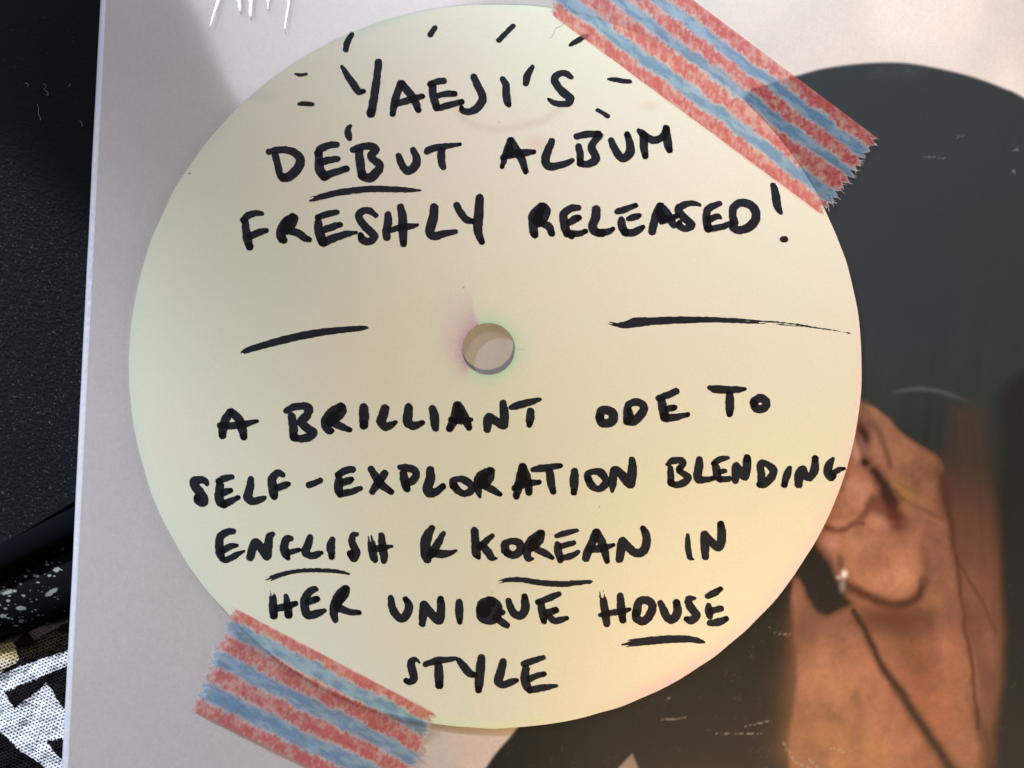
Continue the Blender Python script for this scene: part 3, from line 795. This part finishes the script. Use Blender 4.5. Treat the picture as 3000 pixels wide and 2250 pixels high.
def contour_mesh(f, x0, y0, g, verts, faces, zoff):
    """filled area f<0 on a grid, cut exactly at f=0"""
    ny, nx = f.shape
    ins = f < 0
    cnt = ins[:-1, :-1].astype(int) + ins[:-1, 1:] + ins[1:, 1:] + ins[1:, :-1]
    vid = {}

    def key(k, x, y):
        if k not in vid:
            vid[k] = len(verts); verts.append((x0 + x * g, y0 + y * g, zoff))
        return vid[k]
    for j, i in zip(*np.nonzero(cnt)):
        if cnt[j, i] == 4:
            faces.append([key((i + dx, j + dy, 0), i + dx, j + dy) for dx, dy in CS])
            continue
        poly = []
        for k in range(4):
            dx, dy = CS[k]; ex_, ey_ = CS[(k + 1) % 4]
            a_ = f[j + dy, i + dx]; b_ = f[j + ey_, i + ex_]
            if a_ < 0: poly.append(key((i + dx, j + dy, 0), i + dx, j + dy))
            if (a_ < 0) != (b_ < 0):
                t = a_ / (a_ - b_)
                if dx == ex_: kk = (i + dx, j + min(dy, ey_), 2)
                else: kk = (i + min(dx, ex_), j + dy, 1)
                poly.append(key(kk, i + dx + (ex_ - dx) * t, j + dy + (ey_ - dy) * t))
        if len(poly) >= 3: faces.append(poly)


def stroke_field(pts, g, edge=1.0, seed=0):
    r = pts[:, 2].max() + 4
    x0 = pts[:, 0].min() - r; y0 = pts[:, 1].min() - r
    nx = int((pts[:, 0].max() + r - x0) / g) + 2; ny = int((pts[:, 1].max() + r - y0) / g) + 2
    X, Y = np.meshgrid(x0 + np.arange(nx) * g, y0 + np.arange(ny) * g)
    f = np.full(X.shape, 1e9)
    for k in range(len(pts) - 1):
        ax, ay, ar = pts[k]; bx, by, br = pts[k + 1]
        dx, dy = bx - ax, by - ay
        t = np.clip(((X - ax) * dx + (Y - ay) * dy) / (dx * dx + dy * dy + 1e-9), 0, 1)
        f = np.minimum(f, np.hypot(X - ax - t * dx, Y - ay - t * dy) - (ar + (br - ar) * t))
    f = f + (fbm(X / 9, Y / 9, seed, 2) - .5) * 3.0 * edge
    return f, x0, y0, X, Y


GRID = 2.3
layer = 0
sid = 0
for ln in INK.strip().splitlines():
    part, ch, body = ln.split('|')
    verts, faces = [], []
    for si, st in enumerate(body.split(';')):
        crop, rest = st.strip().split(' ', 1)
        ox, oy = ORI[crop]; sc = SCL[crop]
        pts = np.array([[float(v) for v in q.split(',')] for q in rest.split()])
        pts = pts * sc + np.array([ox, oy, 0])
        pts = catmull(pts)
        pts[:, 2] = np.maximum(pts[:, 2] * 1.04 + .2, .9)
        sid += 1
        f, x0, y0, X, Y = stroke_field(pts, GRID if pts[:, 2].max() > 4 else 1.2, seed=sid)
        g = GRID if pts[:, 2].max() > 4 else 1.2
        rmax = pts[:, 2].max()
        if part in ('underline', 'line') or (ch == 'H' and si == 0 and crop in 'jl'):
            # dry felt tip: bare streaks along the start of the stroke
            s0 = pts[0, :2]; s1 = pts[6, :2]; dv = (s1 - s0) / np.linalg.norm(s1 - s0)
            u = (X - s0[0]) * dv[0] + (Y - s0[1]) * dv[1]; v = -(X - s0[0]) * dv[1] + (Y - s0[1]) * dv[0]
            streak = vn(v / 2.4, u / 26, 900 + sid)
            lim = .42 + np.clip(u / (rmax * 3.2), 0, 1) * .7
            dry = np.where(u < rmax * 3.2, (streak - lim) * 9, -9)
            f = np.maximum(f, dry)
        if ch == 'long stroke' and crop == 'o':
            streak = vn((Y - np.interp(X, pts[:, 0], pts[:, 1])) / 1.7, X / 70, 321)
            dry = (streak - 1.15 + sm(1950, 2350, X) * .55) * 6
            f = np.maximum(f, dry)
        contour_mesh(f, x0, y0, g, verts, faces, layer % 6 * 4e-6 + 2.0e-5)
        layer += 1
        if part == 'letter' and random.random() < .8:
            e = pts[-1].copy(); p2 = pts[-2]; dv = (e - p2)[:2]; dv /= np.linalg.norm(dv) + 1e-9
            e2 = np.array([[e[0], e[1], e[2] * .93], [e[0] - dv[0] * 2.5, e[1] - dv[1] * 2.5, e[2] * .93]])
            f, x0, y0, X, Y = stroke_field(e2, GRID, .8, seed=sid + 500)
            contour_mesh(f, x0, y0, GRID, verts, faces, layer % 6 * 4e-6 + 4.6e-5)
            layer += 1
    v = np.array(verts)
    w0 = P(v[:, 0], v[:, 1], ZE)
    for _ in range(3):
        w0 = P(v[:, 0], v[:, 1], label_z(w0[:, 0], w0[:, 1]) + v[:, 2])
    # never past the label's rim
    me = bpy.data.meshes.new(part)
    me.from_pydata([tuple(p) for p in w0], [], faces)
    me.flip_normals()
    me.update()
    o = link(part, me, M_ink, label_ob)
    o["label"] = ("black handwritten " + ("letter " + ch if part == 'letter' else ch)) if len(ch) > 0 else part

# ------------------------------------------------------------------ washi tapes
M_fibre, _nt, _b = mat_new("paper_fibre"); _b.inputs['Base Color'].default_value = (.62, .64, .70, 1); _b.inputs['Roughness'].default_value = .9
ell_c = P(1451, 1072, ZE)[:2]


def under_z(x, y):
    """height of whatever lies under the tape"""
    px, py = PX(np.stack([x, y, 0 * x + ZE], -1))
    rim_ = (np.hypot((px - 1451) / 1076, (py - 1072) / 1063) - 1) * 0.0497
    on = label_z(x, y)
    off = 0.00008 + (ZE) * np.exp(-np.clip(rim_, 0, 1) / 0.0011)
    k = sm(-0.0003, 0.0004, rim_)
    return on * (1 - k) + off * k, rim_


TS = [(0, 34, 'r'), (34, 85, 'b'), (85, 145, 'r'), (145, 178, 'b'), (178, 216, 'r'), (216, 256, 'b'), (256, 300, 'r')]


def tape(corners, seed, bounds, torn0, torn1, label):
    (ax, ay), (bx, by), (cx_, cy_), (dx_, dy_) = corners      # a->b one long edge, d->c the other
    ln = math.hypot(bx - ax, by - ay); wd = math.hypot(dx_ - ax, dy_ - ay) if torn0 is None else math.hypot(cx_ - bx, cy_ - by)
    ns = int(ln / 2.7); nv_ = int(wd / 2.4)
    v = np.linspace(0, 1, nv_); s_ = np.linspace(0, 1, ns)
    S_, V_ = np.meshgrid(s_, v, indexing='ij')

    def torn(vv, amp, sd):
        n = 12
        saw = np.abs(((vv * n + vn(vv * n, 0 * vv, sd) * .5) % 1) - .35) / .65
        return (saw * (.45 + .9 * vn(vv * n, 0 * vv, sd + 9)) + fbm(vv * 60, 0 * vv, sd + 3, 3) * .9 + (fbm(vv * 4, 0 * vv, sd + 7) - .5) * 1.6) * amp
    s0 = torn(v, 17, seed + 1) / ln - (15 / ln); s1 = 1 - torn(v, 17, seed + 2) / ln + 12 / ln
    if torn0 is None: s0 = 0 * v
    if torn1 is None: s1 = 0 * v + 1
    SS = s0[None, :] + (s1 - s0)[None, :] * S_
    X = (ax + (bx - ax) * SS) * (1 - V_) + (dx_ + (cx_ - dx_) * SS) * V_
    Y = (ay + (by - ay) * SS) * (1 - V_) + (dy_ + (cy_ - dy_) * SS) * V_
    # drape
    W = P(X, Y, ZE)
    for _ in range(3):
        z, rim_ = under_z(W[..., 0], W[..., 1])
        z = z + 0.00005 + fbm(SS * ln / 60, V_ * wd / 60, seed + 11, 3) * .00030
        z = z + .00012 * np.exp(-((V_ - .46 - .1 * SS + .04 * np.sin(SS * 9)) / .02) ** 2) * (seed == 100)
        W = P(X, Y, z)
    # print: alternating rough red and smoother blue brush stripes on white paper
    u = SS * ln; q = V_ * wd
    wob = (fbm(u / 60, q / 60, seed + 21, 3) - .5) * 17
    saw_l = (fbm(u / 5, q / 30, seed + 23, 2) - .5) * 24
    qq = q + wob
    paper = np.broadcast_to(s2l((232, 226, 224)), X.shape + (3,)).copy()
    c = paper
    for (q0, q1, k) in bounds:
        if k == 'b':
            m = sm(q0 - 2, q0 + 9, qq + saw_l * .5) * sm(q1 + 2, q1 - 9, qq + saw_l * .5)
            tone = fbm(u / 34, q / 14, seed + 31, 4)
            bl = s2l((116, 164, 204)) * (1 - sm(.35, .7, tone))[..., None] + s2l((170, 202, 226)) * sm(.35, .7, tone)[..., None]
            c = c + (bl - c) * (m * (.90 + .10 * vn(u / 5, q / 5, seed + 35)))[..., None]
        else:
            m = sm(q0 - 5, q0 + 5, qq + saw_l) * sm(q1 + 5, q1 - 5, qq + saw_l)
            # dabs elongated across the stripe
            dab = .42 * vn((u + q * .2) / 8, q / 15, seed + 41) + .33 * vn(u / 5.5, q / 7, seed + 43) + .25 * fbm(u / 30, q / 18, seed + 44, 2)
            den = sm(.22, .72, dab + .28 * (fbm(u / 60, q / 40, seed + 45, 2) - .35))
            rd = s2l((218, 84, 88)) * (1 - .6 * vn(u / 8, q / 8, seed + 47))[..., None] + s2l((238, 138, 132)) * (.6 * vn(u / 8, q / 8, seed + 47))[..., None]
            lt = s2l((240, 190, 178))
            c = c + ((lt + (rd - lt) * den[..., None]) - c) * m[..., None]
    # torn paper fibres show white at the ends
    edge = np.minimum(S_ * ln if torn0 is not None else 1e6, (1 - S_) * ln if torn1 is not None else 1e6)
    c = blend(c, (225, 225, 230), sm(9, 1, edge + 6 * (vn(u / 4, q / 4, seed + 51) - .3)) * .6)
    me = mesh_np("paper_tape", W.reshape(-1, 3), gridquads(ns, nv_), np.clip(c, 0, 1).reshape(-1, 3))
    n0 = Vector(me.polygons[0].normal)
    if n0.z < 0: me.flip_normals()
    o = link("washi_tape", me, M_tape)
    tag(o, label, "tape", "striped paper tapes holding the label")
    # loose paper fibres along the torn ends
    fr_ = random.Random(seed); vs_, fs_ = [], []
    for end, sg in ((0, -1), (-1, 1)):
        for q_ in range(46):
            k_ = fr_.randrange(nv_); p_ = W[end, k_]; dr = W[-1, k_] - W[0, k_]; dr = dr / np.linalg.norm(dr) * sg
            an = fr_.uniform(-.9, .9); dx_2 = np.array([dr[0] * math.cos(an) - dr[1] * math.sin(an), dr[0] * math.sin(an) + dr[1] * math.cos(an), 0])
            L_ = fr_.uniform(.0002, .0008); wn = np.array([-dx_2[1], dx_2[0], 0]) * 1.7e-5
            pm = p_ + dx_2 * L_ * .55 + wn * fr_.uniform(-4, 4); pe = p_ + dx_2 * L_
            n0_ = len(vs_)
            vs_ += [tuple(p_ - dx_2 * 1e-4 - wn + (0, 0, 5e-5)), tuple(p_ - dx_2 * 1e-4 + wn + (0, 0, 5e-5)), tuple(pm - wn + (0, 0, 9e-5)), tuple(pm + wn + (0, 0, 9e-5)), tuple(pe + (0, 0, 4e-5))]
            fs_ += [[n0_, n0_ + 1, n0_ + 3, n0_ + 2], [n0_ + 2, n0_ + 3, n0_ + 4]]
    mf = bpy.data.meshes.new("torn_fibres"); mf.from_pydata(vs_, [], fs_)
    tag(link("torn_fibres", mf, M_fibre, o), kind='stuff')
    return o


# upper right: a->b lower long edge, d->c upper long edge (runs out of the picture at the top)
d1 = np.array([.80, .60])
ext = 420
tape([(1613, 40), (2405, 626), (2575, 408), (1660, -278)], 100,
     [(-20, 38, 'r'), (38, 80, 'b'), (80, 128, 'r'), (128, 164, 'b'), (164, 200, 'r'), (200, 238, 'b'), (238, 330, 'r')],
     1, 1, "red and blue striped washi tape with torn end over the label's upper right edge")
tape([(684, 1779), (1273, 2090), (1155, 2372), (568, 2082)], 200,
     [(-20, 29, 'r'), (29, 74, 'b'), (74, 122, 'r'), (122, 170, 'b'), (170, 214, 'r'), (214, 266, 'b'), (266, 360, 'r')],
     1, 1, "red and blue striped washi tape with jagged ends over the label's lower left edge")


# ------------------------------------------------------------------ black case at the left
def plate(name, polyfun, x0, x1, y0, y1, step, zfun, colfun, mat, parent=None, thick=0.004):
    xs = np.arange(x0, x1 + step, step); ys = np.arange(y0, y1 + step, step)
    X, Y = np.meshgrid(xs, ys, indexing='ij')
    z0, z = zfun(X, Y)
    W = P(X, Y, z0); W[..., 2] = z
    C = colfun(X, Y)
    me = mesh_np(name, W.reshape(-1, 3), gridquads(len(xs), len(ys)), C.reshape(-1, 3))
    if me.polygons[0].normal.z < 0: me.flip_normals()
    return link(name, me, mat, parent)


CZ = -0.0048
case = bpy.data.objects.new("black_case", None); COL.objects.link(case)
tag(case, "black pebbled leatherette case with a smooth rounded rim, left of and under the album sleeve", "case")


def case_edge(x):      # smooth rim begins below this line (photo px)
    return 1592 - (x / 149) * 88


def case_z(X, Y):
    d = case_edge(X) - Y
    shade = sm(620, 400, Y + (X - 100) * -.9)
    grain = (vn(X / 4.2, Y / 4.2, 5) ** 2 * .6 + vn(X / 2.6, Y / 2.6, 6) * .4) - .4
    z = CZ + grain * 0.00020 * (1 - shade * .85) * sm(-4, 14, d)
    z = z - .007 * sm(-8, -30, d)
    return 0 * X + CZ, z


def case_col(X, Y):
    c = np.broadcast_to(s2l((27, 29, 33)), X.shape + (3,)).copy()
    shade = sm(640, 380, Y + (X - 100) * -.9)  # shadow over the upper panel, painted into its colour
    sp = sm(.80, .9, vn(X / 4.1, Y / 4.1, 15)) * (vn(X / 1.7, Y / 1.7, 16) > .6)
    c = blend(c, (110, 112, 116), sp * .5 * (1 - shade * .8))  # sparkle of the grain, painted in as pale specks
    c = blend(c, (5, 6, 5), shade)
    return c


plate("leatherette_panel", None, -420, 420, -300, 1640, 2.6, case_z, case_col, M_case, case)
# remove what is past the rim by lowering it: rim is a half round bar along the front
def bar(name, p0, p1, rad, zc, mat, colf, parent, nseg=90, nround=26, squash=1.0):
    p0 = P(*p0, zc + rad * squash); p1 = P(*p1, zc + rad * squash)
    L = p1 - p0; L[2] = 0; ln = np.linalg.norm(L); L = L / ln; N = np.array([-L[1], L[0], 0])
    t = np.linspace(0, 1, nseg); a = np.linspace(0, 2 * np.pi, nround, endpoint=False)
    A, T = np.meshgrid(a, t, indexing='ij')
    W = p0 + T[..., None] * ln * L + (np.cos(A) * rad)[..., None] * N
    W[..., 2] = zc + np.sin(A) * rad * squash
    X, Y = PX(W)
    me = mesh_np(name, W.reshape(-1, 3), gridquads(nround, nseg, closed=True), colf(X, Y).reshape(-1, 3))
    me.flip_normals()
    return link(name, me, mat, parent)


flat = lambda col: (lambda X, Y: np.broadcast_to(s2l(col), X.shape + (3,)).copy())
M_rim = col_mat("smooth_black_rim", rough=0.95, grain=0.1, bstr=0.1, spec=0.02)
bar("rim", (-330, 1786), (420, 1428), 0.0021, CZ - .00095 + .0003, M_rim, flat((15, 17, 22)), case, squash=.45)

# ------------------------------------------------------------------ speckled strap
SPX = []
r2 = random.Random(11)
for (x, y, a, b_, t) in ((57, 514, 42, 17, -.1), (115, 510, 12, 7, -.2), (350, 517, 44, 13, -.55), (153, 620, 29, 13, 0), (37, 671, 20, 11, -.1), (140, 708, 20, 9, -.3), (98, 738, 16, 7, -.1), (383, 370, 22, 15, -.2),
                         (402, 238, 16, 10, -.1), (405, 155, 34, 14, -.5), (112, 326, 13, 14, 0), (248, 410, 20, 7, 0), (266, 454, 11, 6, 0), (172, 538, 12, 6, 0), (74, 571, 13, 7, 0), (20, 600, 7, 7, 0), (55, 622, 9, 6, 0),
                         (316, 341, 11, 6, 0), (310, 321, 8, 5, 0), (350, 259, 6, 5, 0), (181, 370, 9, 5, 0), (195, 380, 8, 5, 0), (178, 415, 12, 6, 0), (148, 463, 11, 6, 0), (340, 409, 11, 6, 0), (372, 412, 8, 5, 0), (37, 485, 9, 4, 0),
                         (250, 669, 10, 5, 0), (67, 683, 11, 5, -.1), (87, 690, 6, 5, 0), (240, 631, 6, 4, 0), (217, 280, 7, 6, 0), (180, 290, 4, 4, 0), (388, 562, 7, 3, 0), (80, 541, 11, 4, 0), (85, 423, 6, 4, 0), (396, 324, 8, 4, 0), (417, 374, 6, 4, 0)):
    SPX.append((x / 2.2125, 1500 + y / 2.2125, a / 2.2125, b_ / 2.2125, t))
for k in range(90):
    SPX.append((r2.uniform(-60, 190), r2.uniform(1640, 1870), r2.uniform(.8, 2.0), r2.uniform(.7, 1.5), 0))


def speck_col(X, Y):
    c = np.broadcast_to(s2l((22, 22, 26)), X.shape + (3,)).copy()
    wx = X + (vn(X / 4, Y / 4, 5) - .5) * 3; wy = Y + (vn(X / 4, Y / 4, 6) - .5) * 3
    m = np.zeros(X.shape)
    for (x, y, a, b_, t) in SPX:
        dx = wx - x; dy = wy - y
        u = dx * math.cos(t) + dy * math.sin(t); v = -dx * math.sin(t) + dy * math.cos(t)
        m = np.maximum(m, sm(1.25, .85, np.hypot(u / a, v / b_)))
    return blend(c, (158, 162, 154), m)


def strap_z(X, Y):
    # gently rounded band, dropping into the gap beside the rim and at its outer side
    top_ = 1676 - X * .50; bot = 1866 - X * .34
    v = (Y - top_) / (bot - top_)
    z = -0.0086 + .0022 * np.sqrt(np.clip(1 - (2 * v - 1) ** 2, 0, 1)) - .004 * sm(1.0, 1.15, v) - .004 * sm(0, -.15, v)
    return 0 * X - 0.0072, z


strap = plate("speckled_strap", None, -120, 330, 1540, 1960, 1.8, strap_z, speck_col, M_speck)
tag(strap, "black band flecked with pale paint spots between the case rim and the knitted cloth", "strap")

# ------------------------------------------------------------------ knitted cloth
def Q(l): return [(x / 2.2125, 1500 + y / 2.2125) for x, y in l]


WH = [Q([(-200, 1145), (20, 1042), (200, 975), (402, 912), (700, 820), (700, 920), (402, 1010), (220, 1085), (20, 1168), (-10, 1150), (-200, 1230)]),
      Q([(-200, 1100), (0, 1155), (40, 1200), (88, 1275), (190, 1200), (290, 1112), (335, 1170), (390, 1262), (560, 1480), (380, 1470), (288, 1492), (330, 1530), (372, 1580), (600, 1800), (560, 1900), (300, 1659), (150, 1560), (0, 1432), (-200, 1290)])]
BG = Q([(-200, 858), (0, 860), (84, 846), (112, 960), (60, 1000), (-10, 1050), (-200, 1100)])
GR = [Q([(-200, 850), (0, 803), (160, 757), (170, 770), (90, 840), (0, 866), (-200, 900)]), Q([(188, 775), (300, 722), (405, 650), (600, 560), (600, 660), (405, 728), (300, 790), (212, 838)])]
ca, sa = math.cos(D(-21)), math.sin(D(-21))


def knit_pat(X, Y):
    u = X * ca + Y * sa; v = -X * sa + Y * ca
    u = u + 2.2 * np.sin(v / 19.) + (fbm(X / 30, Y / 30, 7) - .5) * 8
    pu, pv = 11.0, 8.6
    row = np.floor(v / pv)
    uu = (u / pu + .5 * (row % 2)); fu = uu - np.floor(uu); fv = v / pv - row
    hole = np.exp(-((((fu - .5) / .27) ** 2 + ((fv - .5) / .36) ** 2)) ** 1.5)
    bumpz = 1 - hole + .25 * np.cos(2 * np.pi * (fu * 2 + fv))
    return bumpz, hole


def knit_z(X, Y):
    bz, h = knit_pat(X, Y)
    z = -0.0092 + .00022 * bz + (fbm(X / 50, Y / 50, 3) - .5) * .0012 + (vn(X / 1.8, Y / 1.8, 4) - .5) * .00005
    z = z - .003 * sm(1880, 1700, Y + X * .38)
    return 0 * X - .0088, z


def knit_col(X, Y):
    wx = X + (vn(X / 5, Y / 5, 25) - .5) * 6; wy = Y + (vn(X / 5, Y / 5, 26) - .5) * 6
    bz, h = knit_pat(X, Y)
    c = np.broadcast_to(s2l((30, 27, 28)), X.shape + (3,)).copy()
    c = blend(c, (42, 32, 22), sm(1960, 1900, Y) * .9)
    for g in GR: c = blend(c, (120, 114, 106), sm(1.5, -1.5, seg_sdf(g, wx, wy)))
    wht = np.zeros(X.shape)
    for g in WH: wht = np.maximum(wht, sm(1.2, -1.2, seg_sdf(g, wx, wy)))
    bgm = sm(1.2, -1.2, seg_sdf(BG, wx, wy))
    c = blend(c, (214, 190, 142), bgm)
    c = blend(c, (222, 205, 190), bgm * sm(1920, 1945, Y) * .8)
    c = blend(c, (244, 245, 250), wht)
    c = blend(c, (40, 42, 60), np.maximum(wht, bgm) * sm(.5, .95, h) * .9)
    return c


cloth = plate("knitted_cloth", None, -200, 420, 1800, 2520, 1.7, knit_z, knit_col, M_knit)
tag(cloth, "black and white patterned knitted cloth at the lower left, under the sleeve's edge", "cloth")

# ------------------------------------------------------------------ loose fibres and dust
M_fib, _nt, _b = mat_new("hair"); _b.inputs['Base Color'].default_value = (.16, .14, .14, 1); _b.inputs['Roughness'].default_value = .6
M_lint, _nt, _b = mat_new("lint"); _b.inputs['Base Color'].default_value = (.35, .36, .34, 1); _b.inputs['Roughness'].default_value = .9


def fibre(name, pts, zf, rad, mat):
    p = catmull(np.array([(x, y, 0) for x, y in pts]), 6)
    W = P(p[:, 0], p[:, 1], zf(p[:, 0], p[:, 1]) + rad)
    a = np.linspace(0, 2 * np.pi, 5, endpoint=False)
    T = np.gradient(W, axis=0); T /= np.linalg.norm(T, axis=1)[:, None]
    N = np.stack([-T[:, 1], T[:, 0], 0 * T[:, 0]], 1); Z = np.array([0, 0, 1.])
    V = W[None] + rad * (np.cos(a)[:, None, None] * N[None] + np.sin(a)[:, None, None] * Z)
    me = mesh_np(name, V.reshape(-1, 3), gridquads(5, len(W), closed=True)); me.flip_normals()
    return link(name, me, mat)


def lz(x, y):
    w_ = P(x, y, ZE); return label_z(w_[:, 0], w_[:, 1])


tag(fibre("hair", [(1652, 68), (1640, 78), (1628, 83), (1624, 93), (1618, 106), (1610, 112), (1604, 110)], lz, 1.6e-5, M_fib), "thin curled hair lying on the label beside the upper tape", "hair")
LINT = ["pale curled lint hair with two bends, longest on the black case", "thin nearly straight upright lint hair on the black case below the curled one",
        "tiny pale lint hair on the black case level with the topmost curl", "short slanted lint hair on the black case beside the sleeve's edge", "tiny arched lint hair on the black case, farthest from the sleeve"]
k = 0
for pts in ([(128, 245), (135, 252), (130, 262), (139, 270), (141, 280), (135, 276)], [(110, 305), (113, 320), (112, 332), (118, 345), (119, 352)], [(203, 243), (206, 247), (200, 255)], [(234, 352), (240, 362), (241, 372)], [(72, 247), (78, 243), (82, 249), (79, 253)]):
    f_ = fibre("lint", pts, lambda x, y: 0 * x + CZ + .0002, 2.0e-5, M_lint)
    tag(f_, LINT[k], "lint", "lint hairs on the black case"); k += 1

vs, fs = [], []
for q in range(260):
    x = random.uniform(2, 238); y = random.uniform(20, 1560)
    if x > 280 - y * .05 - 25: continue
    c_ = P(x, y, CZ + .0003); r = random.uniform(1.0e-5, 4.2e-5)
    n0 = len(vs)
    for sx, sy, sz in ((1, 0, 0), (0, 1, 0), (-1, 0, 0), (0, -1, 0), (0, 0, 1), (0, 0, -1)):
        vs.append((c_[0] + sx * r, c_[1] + sy * r * random.uniform(.6, 1.3), c_[2] + sz * r))
    for t3 in ((0, 1, 4), (1, 2, 4), (2, 3, 4), (3, 0, 4), (1, 0, 5), (2, 1, 5), (3, 2, 5), (0, 3, 5)):
        fs.append([n0 + i for i in t3])
me = bpy.data.meshes.new("dust"); me.from_pydata(vs, [], fs)
tag(link("dust", me, M_lint), "fine pale dust specks on the black case", "dust", kind='stuff')
